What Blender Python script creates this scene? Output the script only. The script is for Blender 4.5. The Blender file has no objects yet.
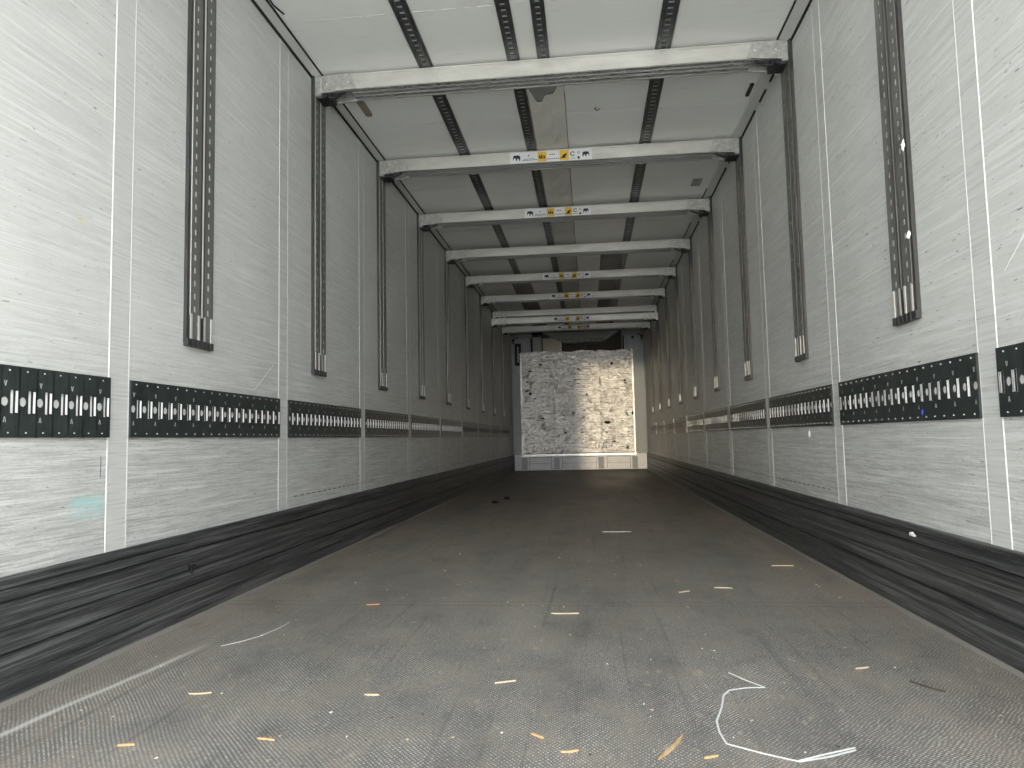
import bpy, math, random
from mathutils import Vector, Matrix
random.seed(7)
sc = bpy.context.scene
COL = sc.collection

# ------------------------------------------------------------------ camera
W = 2.48; H = 2.585; Y0 = -0.2; YB = 13.3
CX, CZ, YAW, PITCH, ROLL, FPX = 1.4218, 0.6074, 0.10731, 0.07725, 0.02117, 706.66
cam = bpy.data.cameras.new('camera'); camo = bpy.data.objects.new('camera', cam); COL.objects.link(camo)
fw = Vector((-math.sin(YAW)*math.cos(PITCH), math.cos(YAW)*math.cos(PITCH), math.sin(PITCH)))
r0 = Vector((math.cos(YAW), math.sin(YAW), 0)); u0 = r0.cross(fw)
rr = math.cos(ROLL)*r0 - math.sin(ROLL)*u0
uu = math.sin(ROLL)*r0 + math.cos(ROLL)*u0
M = Matrix(((rr.x, uu.x, -fw.x, CX), (rr.y, uu.y, -fw.y, 0), (rr.z, uu.z, -fw.z, CZ), (0, 0, 0, 1)))
camo.matrix_world = M
cam.sensor_fit = 'HORIZONTAL'; cam.sensor_width = 36.0; cam.lens = 36.0*FPX/1024
cam.clip_start = 0.05; cam.clip_end = 200
sc.camera = camo

# ------------------------------------------------------------------ world, sun, exposure
wd = bpy.data.worlds.new('world'); sc.world = wd; wd.use_nodes = True
wn = wd.node_tree.nodes; wl = wd.node_tree.links
bgn = wn['Background']
wtc = wn.new('ShaderNodeTexCoord'); wsep = wn.new('ShaderNodeSeparateXYZ'); wr = wn.new('ShaderNodeValToRGB')
wl.new(wtc.outputs['Generated'], wsep.inputs[0]); wl.new(wsep.outputs['Z'], wr.inputs[0])
wr.color_ramp.elements[0].position = 0.0; wr.color_ramp.elements[0].color = (1.0, 1.0, 0.97, 1)
wr.color_ramp.elements[1].position = 0.7; wr.color_ramp.elements[1].color = (0.90, 0.94, 0.95, 1)
# the sky is brighter on the right-hand side of the yard than on the left
wm = wn.new('ShaderNodeMath'); wm.operation = 'MULTIPLY_ADD'; wl.new(wsep.outputs['X'], wm.inputs[0]); wm.inputs[1].default_value = 0.22; wm.inputs[2].default_value = 1.0
wl.new(wm.outputs[0], bgn.inputs['Strength'])
wl.new(wr.outputs[0], bgn.inputs['Color']); bgn.inputs['Strength'].default_value = 1.0

sd = bpy.data.lights.new('sun', 'SUN'); sd.energy = 0.12; sd.angle = math.radians(1.6); sd.color = (1.0, 0.82, 0.55)
so = bpy.data.objects.new('sun', sd); COL.objects.link(so)
SUN_DIR = Vector((math.sin(math.radians(5.7)), math.cos(math.radians(5.7)), -math.tan(math.radians(2.9))))
so.rotation_euler = SUN_DIR.to_track_quat('-Z', 'Y').to_euler()

sc.view_settings.view_transform = 'Standard'; sc.view_settings.look = 'None'
sc.view_settings.gamma = 1; sc.view_settings.use_curve_mapping = False
sc.view_settings.exposure = 2.98
sc.cycles.max_bounces = 10; sc.cycles.diffuse_bounces = 5; sc.cycles.glossy_bounces = 5

# ------------------------------------------------------------------ materials
def newmat(name, col=(0.5, 0.5, 0.5), rough=0.6, metal=0.0, spec=0.5):
    m = bpy.data.materials.new(name); m.use_nodes = True
    b = m.node_tree.nodes['Principled BSDF']
    b.inputs['Base Color'].default_value = (*col, 1); b.inputs['Roughness'].default_value = rough
    b.inputs['Metallic'].default_value = metal; b.inputs['Specular IOR Level'].default_value = spec
    return m, m.node_tree.nodes, m.node_tree.links, b

class N:
    """tiny node-graph helper"""
    def __init__(s, nodes, links): s.n = nodes; s.l = links
    def co(s):
        t = s.n.new('ShaderNodeTexCoord'); return t.outputs['Object']
    def val(s, sock, v):
        if isinstance(v, (int, float)): sock.default_value = v
        elif isinstance(v, tuple): sock.default_value = v
        else: s.l.new(v, sock)
    def math(s, op, a, b=0.0, c=0.0, clamp=False):
        t = s.n.new('ShaderNodeMath'); t.operation = op; t.use_clamp = clamp
        s.val(t.inputs[0], a); s.val(t.inputs[1], b); s.val(t.inputs[2], c); return t.outputs[0]
    def map(s, v, scale=(1, 1, 1), rot=(0, 0, 0), loc=(0, 0, 0)):
        t = s.n.new('ShaderNodeMapping'); s.l.new(v, t.inputs[0])
        t.inputs['Scale'].default_value = scale; t.inputs['Rotation'].default_value = rot; t.inputs['Location'].default_value = loc
        return t.outputs[0]
    def noise(s, v, scale=5, detail=4, rough=0.55, dist=0.0):
        t = s.n.new('ShaderNodeTexNoise'); s.l.new(v, t.inputs['Vector'])
        t.inputs['Scale'].default_value = scale; t.inputs['Detail'].default_value = detail
        t.inputs['Roughness'].default_value = rough; t.inputs['Distortion'].default_value = dist
        return t.outputs['Fac']
    def voro(s, v, scale=5, feature='F1'):
        t = s.n.new('ShaderNodeTexVoronoi'); t.feature = feature; s.l.new(v, t.inputs['Vector']); t.inputs['Scale'].default_value = scale
        return t.outputs['Distance']
    def ramp(s, f, stops):
        t = s.n.new('ShaderNodeValToRGB'); s.l.new(f, t.inputs[0]); e = t.color_ramp.elements
        while len(e) < len(stops): e.new(0.5)
        for k, (p, c) in enumerate(stops):
            e[k].position = p; e[k].color = (c, c, c, 1) if isinstance(c, (int, float)) else (*c, 1)
        return t.outputs[0]
    def mix(s, f, a, b, mode='MIX'):
        t = s.n.new('ShaderNodeMix'); t.data_type = 'RGBA'; t.blend_type = mode
        s.val(t.inputs[0], f)
        for k, v in ((6, a), (7, b)):
            if isinstance(v, tuple): t.inputs[k].default_value = (*v, 1)
            else: s.l.new(v, t.inputs[k])
        return t.outputs[2]
    def sep(s, v):
        t = s.n.new('ShaderNodeSeparateXYZ'); s.l.new(v, t.inputs[0]); return t.outputs
    def bump(s, h, strength=0.3, dist=0.01):
        t = s.n.new('ShaderNodeBump'); s.l.new(h, t.inputs['Height']); t.inputs['Strength'].default_value = strength
        t.inputs['Distance'].default_value = dist; return t.outputs[0]
    def band(s, x, lo, hi, soft):
        a = s.math('MULTIPLY', s.math('SUBTRACT', x, lo), 1.0/soft, clamp=True)
        b = s.math('MULTIPLY', s.math('SUBTRACT', hi, x), 1.0/soft, clamp=True)
        return s.math('MULTIPLY', a, b)

def wall_material(name, side):
    m, n, l, b = newmat(name, rough=0.42, spec=0.4)
    g = N(n, l); co = g.co(); x, y, z = g.sep(co)[:]
    base = g.ramp(g.noise(co, 0.8, 3), [(0.3, (0.55, 0.56, 0.55)), (0.7, (0.63, 0.64, 0.625))])
    # scuff streaks left by cargo, running along the wall; denser low down
    tilt = -0.008 if side < 0 else -0.085
    st = g.noise(g.map(co, (1, 1.4, 75), (tilt, 0, 0)), 1.0, 7, 0.68)
    st2 = g.noise(g.map(co, (1, 4.0, 150), (tilt*0.4, 0, 0), (0, 3, 7)), 1.0, 5, 0.7)
    st3 = g.noise(g.map(co, (1, 7.0, 260), (-tilt*0.5, 0, 0), (0, 1, 2)), 1.0, 3, 0.7)
    zone = g.math('MULTIPLY', g.ramp(z, [(0.0, 1), (0.55, 0.8), (1.0, 0.25)]), 1.0)
    patch = g.ramp(g.noise(g.map(co, (1, 0.5, 1.4)), 1.6, 3), [(0.30, 0.5), (0.60, 1)])
    amt = g.math('MULTIPLY', zone, patch)
    s1 = g.math('MULTIPLY', g.ramp(st, [(0.48, 0), (0.58, 1)]), amt)
    s2 = g.math('MULTIPLY', g.ramp(st2, [(0.50, 0), (0.58, 1)]), amt)
    s3 = g.math('MULTIPLY', g.ramp(st3, [(0.51, 0), (0.60, 1)]), amt)
    c = g.mix(g.math('MULTIPLY', s1, 0.55), base, (0.40, 0.41, 0.40))
    c = g.mix(g.math('MULTIPLY', s2, 0.75), c, (0.34, 0.345, 0.34))
    c = g.mix(g.math('MULTIPLY', s3, 0.65), c, (0.26, 0.265, 0.26))
    bl = g.noise(g.map(co, (1, 3.0, 9.0), (tilt, 0, 0), (0, 4, 4)), 1.6, 7, 0.72)
    c = g.mix(g.math('MULTIPLY', g.ramp(bl, [(0.47, 0), (0.60, 1)]), g.math('MULTIPLY', amt, 0.38)), c, (0.40, 0.405, 0.40))
    gr = g.noise(g.map(co, (1, 60, 180), (tilt, 0, 0)), 1.0, 3, 0.7)
    c = g.mix(g.math('MULTIPLY', g.ramp(gr, [(0.50, 0), (0.62, 1)]), g.math('MULTIPLY', amt, 0.45)), c, (0.33, 0.335, 0.33))
    # light rubbed streaks
    lt = g.noise(g.map(co, (1, 2.0, 110), (tilt*0.7, 0, 0), (0, 9, 3)), 1.0, 5, 0.7)
    c = g.mix(g.math('MULTIPLY', g.ramp(lt, [(0.53, 0), (0.60, 1)]), 0.6), c, (0.70, 0.71, 0.70))
    # rare dark nicks
    nk = g.noise(g.map(co, (1, 22, 160), (tilt*4, 0, 0), (0, 2, 5)), 1.0, 2, 0.5)
    c = g.mix(g.math('MULTIPLY', g.ramp(nk, [(0.70, 0), (0.73, 1)]), 0.75), c, (0.10, 0.10, 0.10))
    if side < 0:
        tm = g.math('MULTIPLY', g.band(y, 1.80, 1.97, 0.04), g.band(z, 0.405, 0.475, 0.015))
        tm = g.math('MULTIPLY', tm, g.ramp(st2, [(0.38, 0), (0.52, 1)]))
        c = g.mix(g.math('MULTIPLY', tm, 0.7), c, (0.38, 0.66, 0.66))
        ym = g.math('MULTIPLY', g.band(y, 1.80, 1.86, 0.02), g.band(z, 1.245, 1.262, 0.006))
        c = g.mix(g.math('MULTIPLY', ym, 0.5), c, (0.62, 0.62, 0.25))
        km = g.math('MULTIPLY', g.band(y, 1.932, 1.936, 0.001), g.band(z, 0.518, 0.582, 0.002))
        c = g.mix(km, c, (0.05, 0.05, 0.05))
    l.new(c, b.inputs['Base Color'])
    l.new(g.bump(g.math('ADD', st, g.math('MULTIPLY', g.noise(co, 2.5, 2), 0.6)), 0.22, 0.01), b.inputs['Normal'])
    l.new(g.ramp(st2, [(0.3, 0.34), (0.7, 0.5)]), b.inputs['Roughness'])
    return m
M_WL = wall_material('scuffed_left_panel', -1)
M_WR = wall_material('scuffed_right_panel', 1)

def strip_material():
    m, n, l, b = newmat('joint_strip_grey', rough=0.45)
    g = N(n, l); co = g.co()
    st = g.noise(g.map(co, (1, 3, 150)), 1.0, 5, 0.7)
    c = g.ramp(st, [(0.3, (0.62, 0.63, 0.62)), (0.54, (0.54, 0.55, 0.54)), (0.66, (0.40, 0.40, 0.40))])
    l.new(c, b.inputs['Base Color']); return m
M_STRIP = strip_material()
M_BEAD = newmat('white_sealant', (0.64, 0.65, 0.64), 0.6)[0]

def ceil_material():
    m, n, l, b = newmat('ceiling_panel', rough=0.38, spec=0.4)
    g = N(n, l); co = g.co()
    c = g.ramp(g.noise(co, 1.3, 4), [(0.3, (0.81, 0.82, 0.80)), (0.7, (0.87, 0.88, 0.86))])
    s = g.noise(g.map(co, (5, 60, 1), (0, 0, 0.06)), 1.0, 4, 0.6)
    c = g.mix(g.math('MULTIPLY', g.ramp(s, [(0.62, 0), (0.8, 1)]), 0.35), c, (0.4, 0.4, 0.39))
    d = g.voro(g.map(co, (1, 1, 1)), 2.3)
    c = g.mix(g.ramp(d, [(0.012, 0.8), (0.02, 0)]), c, (0.1, 0.1, 0.1))
    l.new(c, b.inputs['Base Color'])
    l.new(g.bump(g.noise(co, 1.6, 3), 0.25, 0.02), b.inputs['Normal']); return m
M_CEIL = ceil_material()

def floor_material():
    m, n, l, b = newmat('mesh_plywood_floor', rough=0.5)
    g = N(n, l); co = g.co(); x, y, z = g.sep(co)[:]
    # embossed wire-mesh pattern: staggered raised dots about 8 mm apart
    wob = g.noise(co, 1.2, 2)
    kx = 2*math.pi/0.0105; ky = 2*math.pi/0.0125
    jit = g.noise(co, 22, 3, 0.6)
    xs = g.math('ADD', g.math('ADD', g.math('MULTIPLY', x, kx), g.math('MULTIPLY', wob, 40.0)), g.math('MULTIPLY', jit, 9.0))
    ys = g.math('ADD', g.math('SUBTRACT', g.math('MULTIPLY', y, ky), g.math('MULTIPLY', jit, 7.0)), g.math('MULTIPLY', wob, 30.0))
    c1 = g.math('COSINE', xs); c2 = g.math('COSINE', ys)
    dots = g.math('MULTIPLY', c1, c2)                                   # checker of bumps
    dm = g.ramp(g.math('ADD', g.math('MULTIPLY', dots, 0.5), 0.5), [(0.60, 0), (0.80, 1)])
    big = g.noise(g.map(co, (1.5, 0.45, 1)), 1.3, 5, 0.6)
    tone = g.ramp(big, [(0.3, (0.082, 0.080, 0.080)), (0.5, (0.118, 0.113, 0.110)), (0.7, (0.165, 0.154, 0.143))])
    # brown bare wood grows towards the far end and beside the kick plates
    edge = g.math('MAXIMUM', g.math('MULTIPLY', g.math('SUBTRACT', 0.42, x), 2.2, clamp=True), g.math('MULTIPLY', g.math('SUBTRACT', x, 2.02), 2.2, clamp=True))
    far = g.ramp(g.math('MULTIPLY', g.math('SUBTRACT', y, 2.0), 0.16), [(0.0, 0), (0.5, 0.75), (1.0, 0.9)])
    bn = g.ramp(g.noise(g.map(co, (2.5, 0.6, 1)), 2.0, 5, 0.6), [(0.35, 0.15), (0.65, 1)])
    brown = g.math('MULTIPLY', g.math('ADD', g.math('MULTIPLY', edge, 0.8), far, clamp=True), bn, clamp=True)
    tone = g.mix(g.math('MULTIPLY', brown, 0.85), tone, (0.265, 0.208, 0.16))
    wear = g.ramp(g.noise(g.map(co, (2.2, 1.0, 1), (0, 0, 0.3), (3, 1, 0)), 2.4, 4, 0.6), [(0.3, 0.35), (0.65, 1)])
    fadeg = g.ramp(g.math('MULTIPLY', y, 0.12), [(0.1, 1), (0.7, 0.55)])
    rj = g.ramp(g.noise(co, 95, 2, 0.6), [(0.38, 0.25), (0.62, 1)])
    dotw = g.math('MULTIPLY', g.math('MULTIPLY', g.math('MULTIPLY', dm, wear), fadeg), rj)
    c = g.mix(g.math('MULTIPLY', dotw, 0.9), tone, (0.74, 0.73, 0.70))
    # long dark tyre and pallet drag marks
    dr = g.noise(g.map(co, (30, 0.5, 1), (0, 0, 0.10), (5, 0, 0)), 1.0, 4, 0.6, 0.6)
    dr2 = g.noise(g.map(co, (34, 0.5, 1), (0, 0, -0.16), (1, 8, 0)), 1.0, 4, 0.6, 0.8)
    dk = g.math('MAXIMUM', g.ramp(dr, [(0.60, 0), (0.70, 1)]), g.ramp(dr2, [(0.62, 0), (0.70, 1)]))
    c = g.mix(g.math('MULTIPLY', dk, 0.45), c, (0.05, 0.05, 0.052))
    # mottled dirt, pale dust and dark specks
    mo = g.noise(g.map(co, (1.6, 1.0, 1), (0, 0, 0.4), (7, 2, 0)), 4.5, 7, 0.72)
    c = g.mix(g.math('MULTIPLY', g.ramp(mo, [(0.46, 0), (0.62, 1)]), 0.45), c, (0.255, 0.22, 0.18))
    c = g.mix(g.math('MULTIPLY', g.ramp(mo, [(0.34, 1), (0.44, 0)]), 0.35), c, (0.05, 0.047, 0.045))
    fs = g.noise(g.map(co, (30, 14, 1)), 1.0, 4, 0.7)
    c = g.mix(g.math('MULTIPLY', g.ramp(fs, [(0.60, 0), (0.70, 1)]), 0.5), c, (0.40, 0.36, 0.30))
    # cross seams between floor boards
    for yy in (2.62, 2.68, 5.9, 7.6):
        sm = g.band(y, yy-0.006, yy+0.006, 0.003)
        c = g.mix(g.math('MULTIPLY', sm, 0.4), c, (0.05, 0.05, 0.05))
    # pale scrape along the left side
    off = g.math('SUBTRACT', g.math('SUBTRACT', x, 0.153), g.math('MULTIPLY', g.math('SUBTRACT', y, 1.43), 0.135))
    off = g.math('ADD', off, g.math('MULTIPLY', g.math('SUBTRACT', g.noise(g.map(co, (1, 3, 1)), 1.0, 2), 0.5), 0.03))
    sc_ = g.math('MULTIPLY', g.ramp(g.math('ABSOLUTE', off), [(0.001, 1), (0.016, 0)]), g.band(y, 1.0, 2.15, 0.25))
    c = g.mix(g.math('MULTIPLY', sc_, 0.6), c, (0.66, 0.66, 0.65))
    # brown stains
    stn = g.ramp(g.noise(co, 5.0, 3), [(0.70, 0), (0.76, 1)])
    c = g.mix(g.math('MULTIPLY', stn, 0.5), c, (0.07, 0.05, 0.035))
    l.new(c, b.inputs['Base Color'])
    l.new(g.bump(dots, 0.35, 0.0012), b.inputs['Normal'])
    l.new(g.ramp(big, [(0.3, 0.42), (0.7, 0.6)]), b.inputs['Roughness'])
    return m
M_FLOOR = floor_material()

def kick_material():
    m, n, l, b = newmat('kick_plate_dark', rough=0.42, metal=0.35)
    g = N(n, l); co = g.co()
    st = g.noise(g.map(co, (1, 1.6, 120), (0.02, 0, 0)), 1.0, 6, 0.7)
    st2 = g.noise(g.map(co, (1, 6, 400), (-0.02, 0, 0)), 1.0, 4, 0.7)
    c = g.ramp(st, [(0.36, (0.026, 0.027, 0.028)), (0.50, (0.066, 0.069, 0.071)), (0.66, (0.19, 0.195, 0.195))])
    c = g.mix(g.math('MULTIPLY', g.ramp(st2, [(0.58, 0), (0.72, 1)]), 0.6), c, (0.30, 0.30, 0.30))
    l.new(c, b.inputs['Base Color']); l.new(g.bump(st, 0.25, 0.005), b.inputs['Normal']); return m
M_KICK = kick_material()
M_GROOVE = newmat('groove_black', (0.012, 0.012, 0.012), 0.8)[0]
M_GASKET = newmat('black_gasket', (0.008, 0.008, 0.008), 0.7)[0]
M_COVE = newmat('cove_profile_grey', (0.55, 0.56, 0.54), 0.45)[0]
M_EDGE = newmat('floor_edge_trim_grey', (0.20, 0.19, 0.175), 0.5)[0]

def metal_mat(name, c0, c1, rough=0.4, metal=0.7, sx=(1, 1, 1), sc_=30, bmp=0.1):
    m, n, l, b = newmat(name, rough=rough, metal=metal)
    g = N(n, l); co = g.co(); nz = g.noise(g.map(co, sx), sc_, 4, 0.6)
    l.new(g.ramp(nz, [(0.3, c0), (0.7, c1)]), b.inputs['Base Color'])
    if bmp: l.new(g.bump(nz, bmp, 0.003), b.inputs['Normal'])
    return m
M_TRACK = metal_mat('galvanised_track', (0.115, 0.115, 0.11), (0.19, 0.19, 0.18), 0.45, 0.2, (1, 1, 0.1), 25)
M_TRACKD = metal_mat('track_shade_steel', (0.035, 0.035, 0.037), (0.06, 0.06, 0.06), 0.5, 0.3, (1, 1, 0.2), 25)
M_BRIGHT = metal_mat('bright_aluminium_edge', (0.50, 0.50, 0.48), (0.66, 0.66, 0.64), 0.35, 0.3, (1, 1, 0.1), 20, 0)
M_BEAM = metal_mat('worn_beam_aluminium', (0.54, 0.53, 0.50), (0.74, 0.73, 0.69), 0.38, 0.45, (0.3, 1, 1), 12, 0.15)
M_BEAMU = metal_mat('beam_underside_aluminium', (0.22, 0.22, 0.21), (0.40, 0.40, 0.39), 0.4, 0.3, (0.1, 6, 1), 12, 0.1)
M_CAST = metal_mat('cast_aluminium', (0.42, 0.42, 0.40), (0.75, 0.75, 0.72), 0.35, 0.7, (1, 1, 1), 40, 0.4)
M_BLACK = newmat('black_plastic', (0.015, 0.015, 0.018), 0.5)[0]
M_RAILP = metal_mat('dark_anodised_panel', (0.026, 0.034, 0.033), (0.044, 0.054, 0.053), 0.36, 0.25, (1, 1, 1), 14, 0.05)
M_LINER = newmat('bright_slot_liner', (0.85, 0.86, 0.86), 0.35, 0.35)[0]
M_CRAIL = metal_mat('ceiling_rail_steel', (0.045, 0.05, 0.05), (0.10, 0.105, 0.105), 0.4, 0.5, (1, 1, 1), 30, 0.1)

def fabric_mat(name, c0, c1):
    m, n, l, b = newmat(name, rough=0.75, spec=0.25)
    g = N(n, l); co = g.co(); a = g.noise(co, 4, 5)
    l.new(g.ramp(a, [(0.3, c0), (0.7, c1)]), b.inputs['Base Color'])
    h = g.math('ADD', g.noise(g.map(co, (1, 0.6, 1), (0, 0, 0.5)), 9, 4, 0.5, 1.0), g.math('MULTIPLY', g.noise(co, 60, 2), 0.1))
    l.new(g.bump(h, 0.5, 0.02), b.inputs['Normal']); return m
M_FAB = fabric_mat('cream_duct_fabric', (0.66, 0.65, 0.60), (0.76, 0.75, 0.70))
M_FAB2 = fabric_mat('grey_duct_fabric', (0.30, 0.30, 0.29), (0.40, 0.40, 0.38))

def bulk_mat():
    m, n, l, b = newmat('battered_aluminium_sheet', rough=0.36, metal=0.85)
    g = N(n, l); co = g.co(); x, y, z = g.sep(co)[:]
    fine = g.noise(g.map(co, (14, 1, 40)), 1.0, 6, 0.75)
    c = g.ramp(fine, [(0.30, (0.36, 0.345, 0.33)), (0.50, (0.56, 0.545, 0.53)), (0.70, (0.84, 0.82, 0.79))])
    sp = g.noise(g.map(co, (18, 1, 26)), 1.0, 4, 0.7)
    c = g.mix(g.math('MULTIPLY', g.ramp(sp, [(0.565, 0), (0.62, 1)]), 0.75), c, (0.09, 0.08, 0.075))
    sp2 = g.noise(g.map(co, (7, 1, 11), (0, 0, 0), (2, 0, 4)), 1.0, 2, 0.5)
    c = g.mix(g.math('MULTIPLY', g.ramp(sp2, [(0.66, 0), (0.70, 1)]), 0.9), c, (0.06, 0.055, 0.05))
    hz = g.noise(g.map(co, (2.5, 1, 70), (0, 0, 0), (1, 0, 2)), 1.0, 3, 0.6)
    c = g.mix(g.math('MULTIPLY', g.ramp(hz, [(0.60, 0), (0.66, 1)]), 0.6), c, (0.12, 0.11, 0.10))
    l.new(c, b.inputs['Base Color'])
    dent = g.noise(g.map(co, (6, 1, 9)), 1.0, 4, 0.6)
    hgt = g.math('ADD', dent, g.math('MULTIPLY', g.noise(g.map(co, (3, 1, 55)), 1.0, 3), 0.5))
    l.new(g.bump(hgt, 0.6, 0.03), b.inputs['Normal'])
    l.new(g.ramp(fine, [(0.3, 0.30), (0.7, 0.48)]), b.inputs['Roughness'])
    return m
M_BULK = bulk_mat()
M_POST = newmat('post_blue_grey', (0.40, 0.43, 0.45), 0.45)[0]
M_PLINTH = metal_mat('white_plinth', (0.60, 0.60, 0.62), (0.74, 0.74, 0.76), 0.4, 0.1, (3, 1, 12), 3, 0.1)
M_EVAP = newmat('evaporator_grey', (0.36, 0.38, 0.37), 0.5)[0]
M_EVBOX = newmat('evaporator_box_cream', (0.55, 0.50, 0.42), 0.45)[0]
M_RECESS = newmat('dark_brown_recess', (0.07, 0.05, 0.04), 0.7)[0]  # plain dark brown for the recess back
M_STICK = newmat('sticker_white', (0.80, 0.81, 0.83), 0.4)[0]
M_YEL = newmat('sticker_yellow', (0.80, 0.52, 0.04), 0.45)[0]
M_NAVY = newmat('sticker_navy', (0.012, 0.015, 0.05), 0.5)[0]
M_RED = newmat('sticker_red', (0.55, 0.05, 0.03), 0.5)[0]
M_BLUE = newmat('blue_plastic', (0.01, 0.05, 0.45), 0.5)[0]
M_WHITE = newmat('white_tape', (0.85, 0.86, 0.87), 0.5)[0]
M_WOOD = metal_mat('pale_wood', (0.42, 0.27, 0.12), (0.56, 0.40, 0.22), 0.7, 0.0, (20, 1, 1), 8, 0)
M_STRAW = newmat('dry_straw', (0.50, 0.43, 0.29), 0.7)[0]
M_TAN = metal_mat('tan_metal_tab', (0.25, 0.22, 0.17), (0.38, 0.34, 0.27), 0.5, 0.4, (1, 1, 1), 30, 0)
M_CONC = newmat('yard_concrete', (0.68, 0.67, 0.64), 0.8)[0]

# ------------------------------------------------------------------ mesh builder
class MB:
    def __init__(s): s.v = []; s.f = []; s.m = []; s.mats = []; s.mi = 0
    def use(s, mat):
        if mat not in s.mats: s.mats.append(mat)
        s.mi = s.mats.index(mat); return s
    def poly(s, pts):
        k = len(s.v); s.v += [tuple(p) for p in pts]; s.f.append(tuple(range(k, k+len(pts)))); s.m.append(s.mi)
    def box(s, x0, x1, y0, y1, z0, z1):
        k = len(s.v)
        s.v += [(x0,y0,z0),(x1,y0,z0),(x1,y1,z0),(x0,y1,z0),(x0,y0,z1),(x1,y0,z1),(x1,y1,z1),(x0,y1,z1)]
        for q in ((0,3,2,1),(4,5,6,7),(0,1,5,4),(1,2,6,5),(2,3,7,6),(3,0,4,7)):
            s.f.append(tuple(k+i for i in q)); s.m.append(s.mi)
        return s
    def prism(s, prof, a, b, axis):
        """profile (2-D points) extruded from a to b along axis 0/1/2"""
        def P(p, t):
            if axis == 0: return (t, p[0], p[1])
            if axis == 1: return (p[0], t, p[1])
            return (p[0], p[1], t)
        k = len(s.v); n = len(prof)
        s.v += [P(p, a) for p in prof] + [P(p, b) for p in prof]
        s.f.append(tuple(k+i for i in range(n))); s.m.append(s.mi)
        s.f.append(tuple(k+n+i for i in reversed(range(n)))); s.m.append(s.mi)
        for i in range(n):
            j = (i+1) % n; s.f.append((k+i, k+n+i, k+n+j, k+j)); s.m.append(s.mi)
        return s
    def tube(s, pts, r, n=8, r2=None):
        pts = [Vector(p) for p in pts]; rings = []
        for i, p in enumerate(pts):
            d = (pts[min(i+1, len(pts)-1)] - pts[max(i-1, 0)]).normalized()
            a = d.orthogonal().normalized(); b = d.cross(a)
            R = r if r2 is None else r + (r2-r)*i/max(1, len(pts)-1)
            k = len(s.v)
            s.v += [tuple(p + R*(math.cos(2*math.pi*q/n)*a + math.sin(2*math.pi*q/n)*b)) for q in range(n)]
            rings.append(k)
        for A, B in zip(rings, rings[1:]):
            for q in range(n):
                s.f.append((A+q, A+(q+1) % n, B+(q+1) % n, B+q)); s.m.append(s.mi)
        s.f.append(tuple(rings[0]+q for q in reversed(range(n)))); s.m.append(s.mi)
        s.f.append(tuple(rings[-1]+q for q in range(n))); s.m.append(s.mi)
        return s
    def cyl(s, c, axis, r, h, n=12):
        d = Vector(((1,0,0),(0,1,0),(0,0,1))[axis]); c = Vector(c)
        return s.tube([c, c+d*h], r, n)
    def build(s, name, mat=None, parent=None, smooth=False, bevel=0, fix=True):
        me = bpy.data.meshes.new(name); me.from_pydata(s.v, [], s.f)
        if mat is not None and not s.mats: s.mats = [mat]
        for q in s.mats: me.materials.append(q)
        for p, i in zip(me.polygons, s.m): p.material_index = i
        if smooth:
            for p in me.polygons: p.use_smooth = True
        me.update()
        if fix:
            import bmesh
            bm = bmesh.new(); bm.from_mesh(me); bmesh.ops.recalc_face_normals(bm, faces=bm.faces); bm.to_mesh(me); bm.free()
        o = bpy.data.objects.new(name, me); COL.objects.link(o)
        if bevel:
            md = o.modifiers.new('bevel', 'BEVEL'); md.width = bevel; md.segments = 2; md.limit_method = 'ANGLE'
        if parent: o.parent = parent
        return o

def empty(name, loc=(0, 0, 0), rot=(0, 0, 0)):
    o = bpy.data.objects.new(name, None); COL.objects.link(o); o.location = loc; o.rotation_euler = rot; o.empty_display_size = 0.05
    return o
def tag(o, label, cat, group=None, kind=None):
    o['label'] = label; o['category'] = cat
    if group: o['group'] = group
    o['kind'] = kind or 'thing'
    return o
def struct(o): o['kind'] = 'structure'; return o
def dup(root, loc):
    r = root.copy(); COL.objects.link(r); r.location = loc
    for ch in list(root.children):
        c = ch.copy(); COL.objects.link(c); c.parent = r
        for g_ in list(ch.children):
            d = g_.copy(); COL.objects.link(d); d.parent = c
    return r

def holes_plate(mb, u0, u1, v0, v1, hu, hv, positions, fn, t):
    """plate [u0,u1]x[v0,v1], thickness t, with rectangular holes (half sizes hu, hv) on v=mid at positions along u"""
    vm = (v0+v1)/2; last = u0
    for p in positions:
        mb_box(mb, fn, last, p-hu, v0, v1, 0, t)
        mb_box(mb, fn, p-hu, p+hu, v0, vm-hv, 0, t); mb_box(mb, fn, p-hu, p+hu, vm+hv, v1, 0, t)
        last = p+hu
    mb_box(mb, fn, last, u1, v0, v1, 0, t)
def mb_box(mb, fn, u0, u1, v0, v1, w0, w1):
    k = len(mb.v)
    mb.v += [fn(u, v, w) for (u, v, w) in ((u0,v0,w0),(u1,v0,w0),(u1,v1,w0),(u0,v1,w0),(u0,v0,w1),(u1,v0,w1),(u1,v1,w1),(u0,v1,w1))]
    for q in ((0,3,2,1),(4,5,6,7),(0,1,5,4),(1,2,6,5),(2,3,7,6),(3,0,4,7)):
        mb.f.append(tuple(k+i for i in q)); mb.m.append(mb.mi)

# ------------------------------------------------------------------ setting
T = 0.06
struct(MB().box(-T, W+T, Y0, YB+T, -T, 0).build('floor', M_FLOOR))
struct(MB().box(-T, W+T, Y0, YB+T, H, H+T).build('ceiling', M_CEIL))
struct(MB().box(-T, 0, Y0, YB+T, 0, H).build('wall_left', M_WL))
struct(MB().box(W, W+T, Y0, YB+T, 0, H).build('wall_right', M_WR))
struct(MB().box(0, W, YB, YB+T, 0, H).build('wall_front', M_EVAP))
struct(MB().box(-40, 40, -60, 60, -1.35, -1.3).build('ground', M_CONC))

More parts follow.
